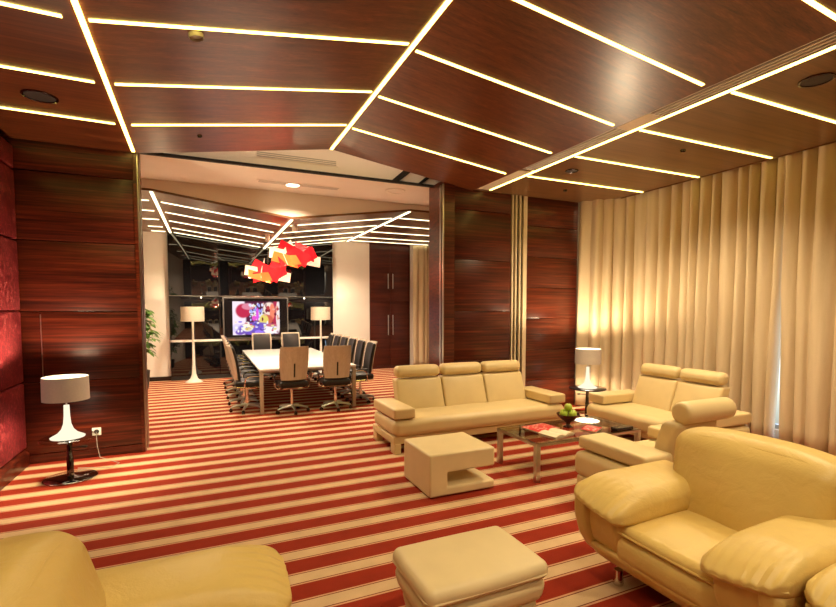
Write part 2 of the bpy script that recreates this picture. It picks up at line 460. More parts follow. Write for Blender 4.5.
for i, y in enumerate(SY[:5]):
    o_ = order[i]
    if i < 3:
        a = cross(XLC, ZLW, XV, ZV, .02, .07); tag(strip(*a, y, SW, M['strip']), 'warm light strip left of the leftmost long light line, '+o_, 'ceiling light', 'cross light strips in the lounge ceiling')
    if i < 4:
        a = cross(XV, ZV, XR, ZR, .07, .05); tag(strip(*a, y, SW, M['strip']), 'warm light strip between left and middle long light lines, '+o_, 'ceiling light', 'cross light strips in the lounge ceiling')
    a = cross(XR, ZR, XS, ZS, .05, .06); tag(strip(*a, y+.015, SW, M['strip'], skew=-.11), 'warm light strip between middle line and slotted air vent, '+o_, 'ceiling light', 'cross light strips in the lounge ceiling')
    if i < 4:
        tag(strip(4.12, ZS+.012, XE-.03, ZS+.012, y-.05, SW, M['strip']), 'warm light strip between air vent and window curtain, '+o_, 'ceiling light', 'cross light strips in the lounge ceiling')
def rail(x, z, y0, y1, w=.033, mat_=None, name='ceiling_light', tilt=0):
    return MB().box(x-w/2, x+w/2, y0, y1, z-.012, z-.001).build(name, mat_ or M['strip'], smooth=0)
r_ = rail(XV-.02, ZV, YF+.3, 6.42)
for v_ in r_.data.vertices: v_.co.x += (6.42-v_.co.y)*.020
tag(r_, 'long warm light line along the leftmost ceiling fold ending above the jamb', 'ceiling light', 'long light lines in the lounge ceiling')
tag(rail(XR, ZR, YF+.3, 6.48), 'long warm light line along the middle ceiling ridge above the opening', 'ceiling light', 'long light lines in the lounge ceiling')
tag(rail(4.06, ZS+.012, YF+.3, 6.36), 'long warm light line beside the slotted air vent', 'ceiling light', 'long light lines in the lounge ceiling')
# cove light over the curtain
tag(MB().box(6.56, 6.62, .2, 6.5, 3.90, 3.93)  .build('ceiling_light', emit('cove light strip', (1, .70, .42, 1), 16), smooth=0), 'cove light hidden in the ceiling recess above the window curtain', 'ceiling light')

tag(MB().box(-.5, 3.2, 6.42, 6.46, 4.05, 4.07).build('ceiling_light', emit('added recess fill strip', (1, .76, .5, 1), 9), smooth=0), 'added fill strip hidden in the slot above the folded ceiling edge', 'ceiling light')  # invented strip, out of view, added to brighten the white bulkhead
# meeting room strips
MY = [9.06, 9.98, 10.92, 11.86, 12.54]
def ends(k): return MZ[k][0], MZ[k][1], MZ[k+1][0], MZ[k+1][1]
mname = ['left of the left line', 'between left and middle lines', 'between middle and right lines', 'right of the right line']
mord = ['front one', 'second one from the front', 'third one from the front', 'fourth one from the front', 'rearmost one']
for k in range(4):
    for i, y in enumerate(MY):
        a = cross(*ends(k), .08 if k else .7, .10)
        if k == 3: a = (a[0], a[1], 5.9, 3.55)
        tag(strip(*a, y, .028, M['strip_far']), 'meeting room ceiling light strip %s, %s' % (mname[k], mord[i]), 'ceiling light', 'cross light strips in the meeting room ceiling')
for k, w in ((1, 'left'), (2, 'middle'), (3, 'right')):
    tag(rail(MZ[k][0], MZ[k][1]-.001, 8.36, 12.7, .042, M['strip_far']), 'long light line along the %s fold of the meeting room ceiling' % w, 'ceiling light', 'long light lines in the meeting room ceiling')

# slotted air vents beside the right light line
def vent(y0, y1, label):
    t = thing('air_vent', label, 'air vent', (3.925, (y0+y1)/2, ZS+.012), 0, 'slotted air vents along the light line')
    h = (y1-y0)/2
    MB().box(-.10, .10, -h, h, -.002, .0).build('backing', M['seam'], t, 0)
    MB().box(-.10, -.088, -h, h, -.012, -.002).box(.088, .10, -h, h, -.012, -.002).box(-.088, .088, -h, -h+.012, -.012, -.002).box(-.088, .088, h-.012, h, -.012, -.002).build('frame', M['white_plastic'], t, 0)
    for x in (-.058, -.010, .038): MB().box(x, x+.020, -h+.012, h-.012, -.014, -.002).build('slat', M['white_plastic'], t, 0)
def cover(y0, y1, label):
    tag(MB().box(3.825, 4.025, y0, y1, ZS-.0, ZS+.012).build('vent_cover', M['vent_cover'], smooth=0), label, 'vent cover', 'blank covers between the air vents')
cover(5.30, 6.36, 'plain metal cover at the far end of the slotted air vents')
vent(3.66, 5.22, 'slotted metal air vent ending beside the second and third soffit strips')
cover(3.28, 3.66, 'short plain metal cover between the two slotted air vents')
vent(1.40, 3.28, 'slotted metal air vent nearest the photographer, top right')

# ceiling speakers, detectors
def disc_fixture(name, label, cat, loc, r, mat_, group=None, h=.012):
    t = thing(name, label, cat, loc, 0, group)
    MB().lathe([(r, 0), (r, -h*.7), (r*.92, -h), (r*.86, -h*.8), (r*.86, 0)], 28).build('ring', M['dark_metal'] if mat_ is M['grille'] else mat_, t)
    MB().lathe([(r*.86, -h*.35), (r*.86, -h*.3)], 28).build('grille', mat_, t)
    return t
def zleft(x): return ZLW+(x-XLC)/(XV-XLC)*(ZV-ZLW)
t_ = disc_fixture('ceiling_speaker', 'round dark ceiling speaker left of the leftmost long light line', 'speaker', (-1.25, 5.12, zleft(-1.25)), .13, M['grille'], 'round ceiling speakers')
t_.rotation_euler = (0, math.atan2(ZLW-ZV, XV-XLC), 0)
disc_fixture('ceiling_speaker', 'round dark ceiling speaker at the top right near the curtain', 'speaker', (4.52, 2.27, ZS+.012), .12, M['grille'], 'round ceiling speakers')
disc_fixture('ceiling_speaker', 'round pale ceiling speaker on the white ceiling past the opening', 'speaker', (2.92, 7.49, 3.68), .17, M['white_ceiling'], None)
t_ = disc_fixture('smoke_detector', 'small round detector on the wood ceiling near the top left', 'smoke detector', (-.02, 3.76, ZV+(-.02-XV)/(XR-XV)*(ZR-ZV)), .05, M['grey_post'], None, .03)
t_.rotation_euler = (0, -math.atan2(ZR-ZV, XR-XV), 0)
t_ = disc_fixture('ceiling_sprinkler', 'tiny ceiling sprinkler just before the opening at left', 'sprinkler', (-.02, 5.88, ZV+(-.02-XV)/(XR-XV)*(ZR-ZV)), .025, M['grille'], None, .02)
t_.rotation_euler = (0, -math.atan2(ZR-ZV, XR-XV), 0)
disc_fixture('ceiling_sprinkler', 'tiny sprinkler in the flat ceiling beside the curtain', 'sprinkler', (5.09, 3.87, ZS+.012), .03, M['grille'], None, .02)
disc_fixture('ceiling_sprinkler', 'tiny sprinkler in the flat ceiling above the wood end panel', 'sprinkler', (5.13, 5.9, ZS+.012), .03, M['grille'], None, .02)
disc_fixture('ceiling_speaker', 'small dark ring in the flat ceiling beside the far end of the vent', 'speaker', (4.50, 5.05, ZS+.012), .085, M['grille'], None)
def lin_vent(x0, x1, y, label):
    t = thing('ceiling_vent', label, 'air vent', ((x0+x1)/2, y, 3.68), 0, 'linear vents in the white ceiling')
    h = (x1-x0)/2
    MB().box(-h, h, -.09, .09, -.006, 0).build('frame', M['white_ceiling'], t, 0)
    for yy in (-.05, 0, .05): MB().box(-h+.03, h-.03, yy-.012, yy+.012, -.008, -.0061).build('slot', M['grey_post'], t, 0)
lin_vent(.75, 2.05, 7.75, 'linear vent in the white ceiling past the opening')
tv_ = thing('ceiling_vent', 'long vent on the white bulkhead just behind the folded ceiling edge', 'air vent', (1.25, YP+.40, 3.82), 0, None)
MB().box(-.6, .55, -.006, 0, -.045, .045).build('frame', M['white_ceiling'], tv_, 0)
for zz in (-.025, 0, .025): MB().box(-.57, .52, -.009, -.0062, zz-.007, zz+.007).build('slot', M['grey_post'], tv_, 0)
t_ = thing('downlight', 'bright recessed downlight in the white ceiling above the pendants', 'ceiling light', (1.30, 7.80, 3.68))
MB().lathe([(.13, 0), (.13, -.006), (.11, -.008), (.11, 0)], 24).build('ring', M['white_plastic'], t_)
MB().lathe([(.108, -.006), (.108, -.002)], 24).build('lens', M['downlight'], t_)

# ------------------------------------------------------------------ curtains
def curtain(name, path, z0, z1, label, mat_, amp=.05, wl=.17, seed=1, group=None, nz=16, spread=0):
    rnd = random.Random(seed)
    P = [Vector((p[0], p[1], 0)) for p in path]
    cum = [0]
    for a, b in zip(P[:-1], P[1:]): cum.append(cum[-1]+(b-a).length)
    L = cum[-1]; n = int(L/.016)
    ph = []; x = 0; ck = 0
    folds = []; s_ = 0
    while s_ < L+wl:
        w = wl*rnd.uniform(.65, 1.5); folds.append((s_, w, rnd.uniform(.6, 1.2), rnd.uniform(-.03, .03))); s_ += w
    vs = []; fs = []
    th = .006
    def base(s):
        s = max(0, min(L-1e-6, s))
        for i in range(len(P)-1):
            if s <= cum[i+1]:
                t = (s-cum[i])/(cum[i+1]-cum[i]); d = (P[i+1]-P[i]).normalized()
                return P[i].lerp(P[i+1], t), Vector((-d.y, d.x, 0))
    for k in range(nz+1):
        fz = k/nz; z = z0+(z1-z0)*fz
        for i in range(n+1):
            s = L*i/n
            b_, nn = base(s)
            for (f0, w, a, dr) in folds:
                sh = dr*(1-fz)
                if f0+sh <= s < f0+sh+w:
                    u = (s-f0-sh)/w
                    off = a*amp*math.sin(PI*u)**.75 * (.75+.35*(1-fz)); break
            else: off = 0
            off += .010*math.sin(s*31+z*1.3+seed)
            q = b_+nn*off
            if spread and z < 1.95:
                e = max(0, (1-(L-s)/.5)) if spread > 0 else max(0, 1-s/.5)
                q.y -= spread*e*e*(1-z/1.95)**.8
            vs.append(q+Vector((0, 0, z)))
    N = n+1
    for k in range(nz):
        for i in range(n): fs.append((k*N+i, k*N+i+1, (k+1)*N+i+1, (k+1)*N+i))
    o = MB().add(vs, fs).build(name, mat_, None, 60)
    md = o.modifiers.new('thickness', 'SOLIDIFY'); md.thickness = th
    return tag(o, label, 'curtain', group)
curtain('curtain', [(6.52, 3.50), (6.52, 5.70), (6.47, 5.90), (6.36, 6.06), (6.20, 6.20), (6.08, 6.32), (6.04, 6.47)], .02, 3.9, 'wide beige curtain left of the bright slit, behind the loveseat and table lamp', M['curtain'], .12, .17, 3, 'window curtains', spread=-.05)
curtain('curtain', [(6.50, -.4), (6.50, 3.51)], .02, 3.9, 'beige curtain right of the bright slit, behind the big armchairs', M['curtain'], .12, .18, 8, 'window curtains', spread=.06)
curtain('curtain', [(6.35, 12.6), (5.46, 12.6)], .02, 3.52, 'narrow beige curtain beside the cupboard in the meeting room', M['curtain_far'], .06, .16, 5)
# the curtain's window tail light slit comes from the window behind

# ------------------------------------------------------------------ sofa family
def make_sofa(name, label, cat, ns, pitch, loc, rotz, lm, low=False, aw=.27, nose=0):
    W = ns*pitch+2*aw; hw = W/2; D = .42
    t = thing(name, label, cat, loc, rotz)
    m = MB().rbox(-hw+.01, hw-.01, -D+.05, D-.02, .115, .205, .012, 2, 2)
    m.build('base_frame', lm, t)
    for sx in (-1, 1):
        for y0, y1 in ((-D+.035, -D+.17), (D-.16, D-.03)):
            x0, x1 = (-hw+.015, -hw+.10) if sx < 0 else (hw-.10, hw-.015)
            MB().rbox(x0, x1, y0, y1, 0, .12, .008, 2, 1).build('leg', lm, t)
    def seat_fn(p, u):
        # crowned seats, nose rounded at the front
        sx = (p.x+hw-aw)/pitch
        fr = (sx % 1)*2-1
        if p.z > .33 and 0 < sx < ns: p.z += .012*(1-fr*fr)**.5*(1 if u[1] < .6 else .3)
        return p
    MB().rbox(-hw, hw, -D-.005-nose, D-.06, .205, .408, .075, 5, 24, (0, .012, .0), seat_fn).build('seat', lm, t)
    for sx in (-1, 1):
        x0, x1 = (-hw, -hw+aw) if sx < 0 else (hw-aw, hw)
        MB().rbox(x0, x1, -D+.0, D-.08, .422, .545, .022, 3, 6, (0, 0, .006)).build('armrest', lm, t)
    for i in range(ns):
        x0 = -hw+aw+i*pitch+.004; x1 = x0+pitch-.008
        def back_fn(p, u):
            p.y += (p.z-.40)*.36
            p.x += ((x0+x1)/2-p.x)*0
            return p
        MB().rbox(x0, x1, .085, .25, .375, .795, .03, 3, 6, (0, .02, 0), back_fn).build('back_cushion', lm, t)
        def head_fn(p, u):
            p.y += (p.z-.8)*.15; return p
        MB().rbox(x0+.006, x1-.006, .205, .365, .81, .96, .062, 4, 6, (.0, .01, .004), head_fn).build('headrest', lm, t)
    return t
make_sofa('sofa', 'cream leather three seat sofa with three headrests before the wood wall', 'sofa', 3, .667, (3.24, 5.52, 0), 0, M['leather_cream'])
def rot_place(fx, fy, W, th):
    # front-left corner given; local front is -y ; centre position
    c, s = math.cos(th), math.sin(th); lx, ly = -W/2, -.42
    return (fx-(c*lx-s*ly), fy-(s*lx+c*ly), 0)
TH = math.radians(-71)
make_sofa('loveseat', 'cream leather two seat sofa with two headrests before the curtain', 'sofa', 2, .60, (5.28, 4.17, 0), -PI/2, M['leather_cream'], nose=.06)

# single armchair of the same family, seen from behind its left arm, with a bolster headrest
def make_single(loc, rotz):
    t = thing('armchair', 'cream leather armchair with a round bolster headrest beside the coffee table', 'armchair', loc, rotz)
    lm = M['leather_cream']; hw = .65; D = .42
    MB().rbox(-hw+.02, hw-.02, -D+.03, D-.02, .05, .215, .012, 2, 2).build('base_frame', lm, t)
    for sx in (-1, 1):
        for y0 in (-D+.05, D-.12):
            MB().cyl(sx*(hw-.08), y0+.03, 0, .055, .025, 12).build('leg', M['chrome'], t)
    MB().rbox(-hw, hw, -D-.005, D-.04, .215, .435, .06, 5, 10, (0, .01, .01)).build('seat', lm, t)
    for sx in (-1, 1):
        x0, x1 = (-hw+.05, -hw+.37) if sx < 0 else (hw-.37, hw-.05)
        MB().rbox(x0, x1, -D+.0, D-.10, .455, .565, .03, 3, 6, (0, 0, .008)).build('armrest', lm, t)
    def back_fn(p, u):
        p.y += (p.z-.42)*.30; return p
    MB().rbox(-.26, .26, .06, .22, .42, .80, .045, 4, 8, (0, .03, 0), back_fn).build('back_cushion', lm, t)
    mat_ = Matrix.Translation((-.10, .30, .875)) @ Matrix.Rotation(PI/2, 4, 'Y')
    MB().lathe([(0, -.30), (.06, -.302), (.080, -.294), (.090, -.275), (.093, -.24), (.093, .24), (.090, .275), (.080, .294), (.06, .302), (0, .30)], 32, mat_).build('headrest', lm, t, 50)
    for x in (-.16, .12): MB().tube([(x, .27, .76), (x, .30, .82)], .012).build('headrest_bracket', M['chrome'], t)
    return t
make_single((3.68, 2.90, 0), PI)

# slotted ottoman
t = thing('slotted_ottoman', 'cream leather block ottoman with an open slot standing before the three seat sofa', 'ottoman', (2.145, 4.09, 0))
poly = [(-.345, .01), (.345, .01), (.345, .09), (-.16, .09), (-.16, .225), (.345, .225), (.345, .405), (-.345, .405)]
o = MB().prism(poly, -.31, .31, 'y').build('body', M['leather_ottoman'], t, 40)
b = o.modifiers.new('bevel', 'BEVEL'); b.width = .018; b.segments = 3; b.limit_method = 'ANGLE'
for x in (-.3, .3):
    for y in (-.26, .26): MB().cyl(x, y, 0, .02, .02, 10).build('foot', M['black_plastic'], t)

# soft ottoman in front
t = thing('soft_ottoman', 'pale cream padded ottoman with tapered base at the bottom of the photo', 'ottoman', (1.245, 2.135, 0))
MB().rbox(-.35, .35, -.245, .245, .325, .425, .045, 5, 8, (.008, .008, .012)).build('cushion', M['leather_ottoman'], t)
MB().tube([(sx*.352, sy*.247, .362) for sx, sy in ((-1, -.85), (-1, .85), (-.9, 1), (.9, 1), (1, .85), (1, -.85), (.9, -1), (-.9, -1))], .006, 6, True).build('piping', M['leather_ottoman'], t)
def tap(p, u):
    k = 1-.20*max(0, (.33-p.z)/.30)**1.2; p.x *= k; p.y *= k; return p
MB().rbox(-.345, .345, -.24, .24, .20, .335, .05, 4, 8, (.012, .012, 0), tap).build('upper_band', M['leather_ottoman'], t)
MB().rbox(-.335, .335, -.235, .235, .03, .215, .05, 4, 8, (.012, .012, 0), tap).build('lower_band', M['leather_ottoman'], t)
for x in (-.2, .2):
    for y in (-.13, .13): MB().cyl(x, y, 0, .05, .022, 12).build('foot', M['chrome'], t)

# ------------------------------------------------------------------ big soft armchairs
def make_soft():
    t = thing('soft_armchair', 'x', 'armchair')
    lm = M['leather_yellow']
    # boat shaped bottom shell, profile in (y,z)
    prof = [(-.46, .27), (-.42, .20), (-.33, .13), (-.18, .085), (.30, .085), (.46, .15), (.54, .34), (.57, .60), (.56, .78), (.50, .81), (.44, .62), (.40, .42), (.30, .30), (-.35, .28)]
    o = MB().prism(prof, -.52, .52, 'x').build('shell', lm, t, 50)
    b = o.modifiers.new('bevel', 'BEVEL'); b.width = .03; b.segments = 4; b.limit_method = 'ANGLE'; b.angle_limit = .6
    for sx in (-1, 1):
        pr = [(-.515, .545), (-.508, .42), (-.47, .30), (-.41, .21), (-.31, .13), (-.18, .085), (.30, .085), (.46, .15), (.54, .34), (.56, .50), (.40, .55), (-.2, .53)]
        w = MB().prism(pr, sx*.50, sx*.605, 'x').build('side_shell', lm, t, 50)
        b = w.modifiers.new('bevel', 'BEVEL'); b.width = .03; b.segments = 4; b.limit_method = 'ANGLE'; b.angle_limit = .5
    def sf(p, u):
        if u[1] < -.2 and u[2] > 0: p.z -= .012*((-u[1]-.2)/.8)**2
        return p
    seat = MB().rbox(-.32, .32, -.455, .34, .245, .415, .05, 4, 10, (0, .015, .0), sf).build('seat', lm, t)
    def sp(p, u):
        if u[1] < 0: p.z -= .012*u[1]**2
        return p
    MB().rbox(-.318, .318, -.445, .33, .40, .475, .034, 4, 12, (0, .012, .018), sp).build('seat_pad', lm, seat)
    MB().tube([(-.316, .1, .432), (-.322, -.41, .422), (-.30, -.455, .42), (.30, -.455, .42), (.322, -.41, .422), (.316, .1, .432)], .007, 6).build('piping', lm, seat)
    # back cushion: widens upwards, leans back, soft rounded corners
    def bf(p, u):
        k = min(1, max(0, (u[2]+1)/2))
        p.x *= .68+.32*k**.6
        p.z += (-.035 if u[2] > 0 else .02)*abs(u[0])**4
        p.y += (p.z-.42)*.30
        p.y += .010*math.sin(p.x*9+p.z*7)*(1-abs(u[0]))
        return p
    back = MB().rbox(-.475, .475, .06, .34, .39, .945, .085, 7, 14, (.01, .05, .02), bf).build('back_cushion', lm, t)
    pts = []
    for k in range(48):
        a = 2*PI*k/48; ca, sa = math.cos(a), math.sin(a)
        ux = math.copysign(abs(ca)**.33, ca); uz = math.copysign(abs(sa)**.33, sa)
        p = Vector((ux*.442, .088, .672+uz*.252)); pts.append(bf(p, (ux*.93, -1, uz*.9)))
    MB().tube(pts, .008, 6, True).build('piping', lm, back)
    for sx in (-1, 1):
        ap = [(-.478, .50), (-.47, .40), (-.44, .30), (-.38, .22), (-.28, .14), (.30, .14), (.48, .30), (.46, .52)]
        pm = MB().prism(ap, sx*.27, sx*.545, 'x')
        for q_ in pm.v:
            if q_.z > .45: q_.z += .07*(abs(q_.x)-.27)/.275
        pan = pm.build('arm_panel', lm, t, 50)
        b = pan.modifiers.new('bevel', 'BEVEL'); b.width = .05; b.segments = 5; b.limit_method = 'ANGLE'; b.angle_limit = .5
        def af(p, u, sx=sx):
            # pad thins to a seam at the nose, rises outwards, gathered along the seam
            k = max(0, -u[1]-.30)/.70
            out = (p.x*sx-.235)/.37
            p.z = .525+(p.z-.525)*(1-.66*k**2.2)
            p.z += .070*(out-.25)*(.45+.55*max(0, -u[1])) - .014
            p.z += .022*(u[1]+1)*.5
            if k > 0: p.z += .006*math.sin(p.x*120)*k*(1 if u[2] > 0 else .4)
            p.x += sx*.02*k*(1-abs(u[0]))
            return p
        x0, x1 = (.235, .61) if sx > 0 else (-.61, -.235)
        pad = MB().rbox(x0, x1, -.53, .32, .455, .65, .07, 6, 16, (.008, .015, .022), af).build('arm_cushion', lm, t)
        pl = []
        for k in range(25):
            q = k/24; ux = -1+2*q
            p = Vector(((x0+x1)/2+ux*(.185), -.537+.06*abs(ux)**5, .535)); pl.append(af(p, (ux, -1, 0)))
        q0, q1 = pl[0], pl[-1]
        MB().tube([tuple(p) for p in pl], .008, 6).build('piping', lm, pad)
    for sx in (-1, 1):
        for y in (-.30, .36):
            MB().lathe([(.03, 0), (.034, .01), (.026, .05), (.026, .095)], 16, Matrix.Translation((sx*.42, y, 0))).build('leg', M['chrome'], t)
    return t
a1 = make_soft()
a1.location = (2.62, 1.70, 0); a1.rotation_euler = (0, 0, -PI/2)
a1['label'] = 'big soft yellow leather armchair fully in view at the lower right'
copy_tree(a1, (2.70, .46, 0), -PI/2, 'soft yellow leather armchair of which only an arm corner shows, bottom right corner')
copy_tree(a1, (-.24, 1.66, 0), PI/2, 'soft yellow leather armchair cut off at the bottom left corner')
for o in (a1,): o['group'] = 'big soft yellow armchairs'
for o in bpy.data.objects:
    if o.parent is None and o.name.startswith('soft_armchair'): o['group'] = 'big soft yellow armchairs'

# ------------------------------------------------------------------ coffee table and what lies on it
TX0, TX1, TY0, TY1, TZ = 2.935, 4.36, 3.72, 4.42, .395
t = thing('coffee_table', 'low glass coffee table with square steel legs between the seats', 'coffee table', ((TX0+TX1)/2, (TY0+TY1)/2, 0))
hx, hy = (TX1-TX0)/2, (TY1-TY0)/2
f = MB()
f.box(-hx, hx, -hy, -hy+.035, .36, TZ-.008).box(-hx, hx, hy-.035, hy, .36, TZ-.008).box(-hx, -hx+.035, -hy+.035, hy-.035, .36, TZ-.008).box(hx-.035, hx, -hy+.035, hy-.035, .36, TZ-.008)
f.build('frame', M['steel'], t, 0)
for sx in (-1, 1):
    for sy in (-1, 1):
        x0, y0 = (sx*hx-(.05 if sx > 0 else 0)), (sy*hy-(.05 if sy > 0 else 0))
        MB().rbox(x0, x0+.05, y0, y0+.05, 0, .36, .003, 1, 1).build('leg', M['steel'], t)
MB().box(-hx, hx, -hy, hy, TZ-.008, TZ).build('glass_top', M['smoke_glass'], t, 0)

t = thing('fruit_bowl', 'dark footed bowl of green apples on the coffee table', 'bowl', (3.68, 4.12, TZ))
MB().lathe([(0, 0), (.052, 0), (.056, .006), (.03, .018), (.022, .035), (.03, .055), (.07, .085), (.11, .12), (.128, .150), (.120, .150), (.098, .120), (.06, .088), (0, .075)], 32).build('bowl_body', M['bowl'], t, 50)
apple0 = None
aw = ['left one in the ring', 'front one in the ring', 'right one in the ring', 'rear one in the ring', 'one resting on top']
for i, (dx, dy, dz) in enumerate([(-.067, -.002, .146), (.002, -.067, .146), (.067, .002, .146), (-.002, .067, .146), (.0, .0, .222)]):
    L = 'green apple in the footed bowl, '+aw[i]
    if apple0 is None:
        apple0 = thing('apple', L, 'apple', (3.68+dx, 4.12+dy, TZ+dz), 0, 'green apples in the bowl')
        MB().lathe([(0, -.036), (.015, -.041), (.032, -.034), (.043, -.012), (.045, .008), (.038, .028), (.022, .040), (.008, .037), (0, .030)], 24).build('flesh', M['apple'], apple0, 80)
        MB().tube([(0, 0, .03), (.003, 0, .045), (.008, .002, .054)], .0025, 6).build('stem', M['stem'], apple0)
    else: copy_tree(apple0, (3.68+dx, 4.12+dy, TZ+dz), i*1.3, L)
def booklet(name, label, loc, rot, w, d, h, mat_, cat='magazine', group=None):
    t = thing(name, label, cat, loc, rot, group)
    MB().rbox(-w/2, w/2, -d/2, d/2, h-.002, h, .001, 1, 1).build('cover', mat_, t)
    MB().box(-w/2+.002, w/2-.002, -d/2+.002, d/2-.002, .0, h-.0021).build('pages', M['paper'], t, 0)
    return t
booklet('magazine', 'red magazine with white print at the left of the pile on the coffee table', (3.36, 4.20, TZ), .15, .34, .26, .012, M['red_print'], group='red magazines')
booklet('magazine', 'red magazine with white print lying under the open magazine', (3.33, 3.90, TZ), .2, .30, .22, .014, M['red_cover'], group='red magazines')
booklet('magazine', 'red and white printed magazine right of the fruit bowl', (3.84, 3.93, TZ), .5, .24, .17, .012, M['red_print'], group='red magazines')
t = thing('open_magazine', 'open magazine with cream pages at the front of the coffee table', 'magazine', (3.33, 3.90, TZ+.0145), .2)
def page(sx):
    m = MB(); n = 10; vs = []; fs = []
    for i in range(n+1):
        q = i/n
        z = .006+.028*math.sin(q*PI*.9)*(1-q*.5)
        for y in (-.115, .115): vs.append((sx*q*.155, y, z))
    for i in range(n): fs.append((2*i, 2*i+2, 2*i+3, 2*i+1))
    k = len(vs)
    vs += [(v[0], v[1], .001) for v in list(vs)]
    for i in range(n): fs.append((k+2*i, k+2*i+1, k+2*i+3, k+2*i+2))
    for i in range(n):
        for e in (0, 1): fs.append((2*i+e, 2*i+2+e, k+2*i+2+e, k+2*i+e))
    fs += [(2*n, 2*n+1, k+2*n+1, k+2*n), (0, 1, k+1, k)]
    return m.add(vs, fs)
for sx in (-1, 1): page(sx).build('page', M['paper'], t)
tag(MB().rbox(4.02, 4.26, 3.735, 3.83, TZ, TZ+.035, .006, 2, 1).build('black_case', M['black_gloss']), 'small flat black case on the right end of the coffee table', 'case')

# ------------------------------------------------------------------ side tables and table lamps
def side_table(loc, label, top_mat, zt, rt, base_mat, rot=0):
    t = thing('side_table', label, 'side table', loc, rot, None)
    MB().lathe([(0, 0), (.225, 0), (.232, .004), (.225, .012), (.10, .020), (.035, .034), (.030, .05), (.0, .05)], 40).build('base', base_mat, t, 50)
    MB().lathe([(.030, .05), (.030, .22), (.024, .225), (.024, zt-.03)], 24).build('column', M['dark_metal'], t, 50)
    MB().tube([(.02, 0, zt-.11), (.12, .0, zt-.11), (.135, .0, zt-.118)], .006, 8).tube([(.105, 0, zt-.11), (.15, 0, zt-.113)], .011, 8).build('lever', M['black_plastic'], t)
    MB().lathe([(.09, zt-.035), (.09, zt-.022), (.024, zt-.03)], 24).build('mount', M['dark_metal'], t)
    MB().lathe([(0, zt-.022), (rt-.006, zt-.022), (rt, zt-.016), (rt, zt-.006), (rt-.006, zt), (0, zt)], 48).build('table_top', top_mat, t, 50)
    return t
def table_lamp(loc, label, watts):
    t = thing('table_lamp', label, 'lamp', loc)
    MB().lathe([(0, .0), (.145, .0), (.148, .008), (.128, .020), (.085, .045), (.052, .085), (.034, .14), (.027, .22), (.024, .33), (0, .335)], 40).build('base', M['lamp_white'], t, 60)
    MB().cyl(0, 0, .33, .43, .008, 10).build('stem', M['steel'], t)
    MB().lathe([(.196, .385), (.199, .385), (.196, .62), (.193, .62)], 48, cap=False).build('lamp_shade', M['shade'], t, 60)
    MB().lathe([(.194, .387), (.191, .618)], 48, cap=False).build('shade_lining', M['shade_inner'], t, 60)
    MB().lathe([(0, .41), (.015, .415), (.02, .43), (.012, .445), (0, .45)], 16).build('bulb', M['bulb'], t, 60)
    MB().lathe([(.012, .392), (.190, .392), (.190, .396), (.012, .396)], 40).build('diffuser', M['diffuser'], t, 0)
    MB().tube([(-.19, 0, .58), (.19, 0, .58)], .003, 6).tube([(0, -.19, .58), (0, .19, .58)], .003, 6).build('shade_ring', M['steel'], t)
    light('lamp_bulb_light', 'POINT', (loc[0], loc[1], loc[2]+.52), watts, (1, .77, .48), shadow_soft_size=.05)
    return t
LT = (-1.30, 5.80, 0)
side_table(LT, 'small round side table with clear glass top beside the left wall', M['glass'], .42, .25, M['smoke_chrome'])
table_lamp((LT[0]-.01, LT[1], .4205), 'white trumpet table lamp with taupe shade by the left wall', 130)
RT = (5.51, 5.74, 0)
side_table(RT, 'round side table with black top in the curtain corner behind the loveseat', M['black_gloss'], .465, .285, M['chrome'], 2.4)
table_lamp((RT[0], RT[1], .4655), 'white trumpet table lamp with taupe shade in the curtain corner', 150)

# wall socket, thin strip and lamp cord by the left lamp
t = thing('wall_socket', 'square white wall socket on the wood wall beside the left lamp', 'socket', (-1.19, YP, .30))
MB().rbox(-.045, .045, -.012, 0, -.045, .045, .006, 2, 1).build('plate', M['white_plastic'], t)
for x in (0,): MB().lathe([(0, 0), (.026, 0), (.026, .003), (0, .003)], 16, Matrix.Translation((x, -.0125, 0)) @ Matrix.Rotation(PI/2, 4, 'X')).build('outlet', M['black_plastic'], t)
tag(MB().box(-1.672, -1.664, YP-.008, YP, .95, 1.66).build('wall_strip', M['steel'], smooth=0), 'thin upright metal strip on the wood wall above the left lamp', 'wall strip')
tag(MB().tube([(-1.19, YP-.03, .30), (-1.18, YP-.06, .15), (-1.15, YP-.10, .02), (-1.05, 6.3, .006), (-.92, 6.12, .006), (-.98, 5.98, .006), (-1.15, 6.05, .006), (-1.30, 6.10, .006)], .0035, 6).build('lamp_cord', M['grey_post']), 'thin lamp cord lying on the carpet beneath the socket', 'cord')

# ------------------------------------------------------------------ meeting room furniture
# black glass cabinet wall
t = thing('glass_cabinet', 'black glass cabinet wall with chrome rails behind the television', 'cabinet', (1.165, 12.64, 0))
x0, x1 = -.79-1.165, 3.125-1.165
MB().box(x0, x1, .02, .11, .0, 3.6).build('carcass', M['black_gloss'], t, 0)
cols_ = [x0, .30-1.165-.55, 1.28-1.165-.95, 2.2-1.165-.8, 3.125-1.165]
cols_ = [x0, .29-1.165, 1.69-1.165, x1]
for ca, cb in zip(cols_[:-1], cols_[1:]):
    for za, zb in ((.10, .915), (.97, 2.01), (2.03, 3.55)):
        MB().rbox(ca+.004, cb-.004, -.0, .019, za, zb, .002, 1, 1).build('glass_panel', M['black_glass'], t)
MB().box(x0, x1, -.012, .018, .917, .968).build('rail', M['white_plastic'], t, 0)  # white colour stands in for the chrome rail's bright reflections
MB().box(x0, x1, -.006, .018, 2.012, 2.028).build('rail', M['steel'], t, 0)
MB().box(x0, x1, -.004, .019, 0, .097).build('plinth', M['black_plastic'], t, 0)

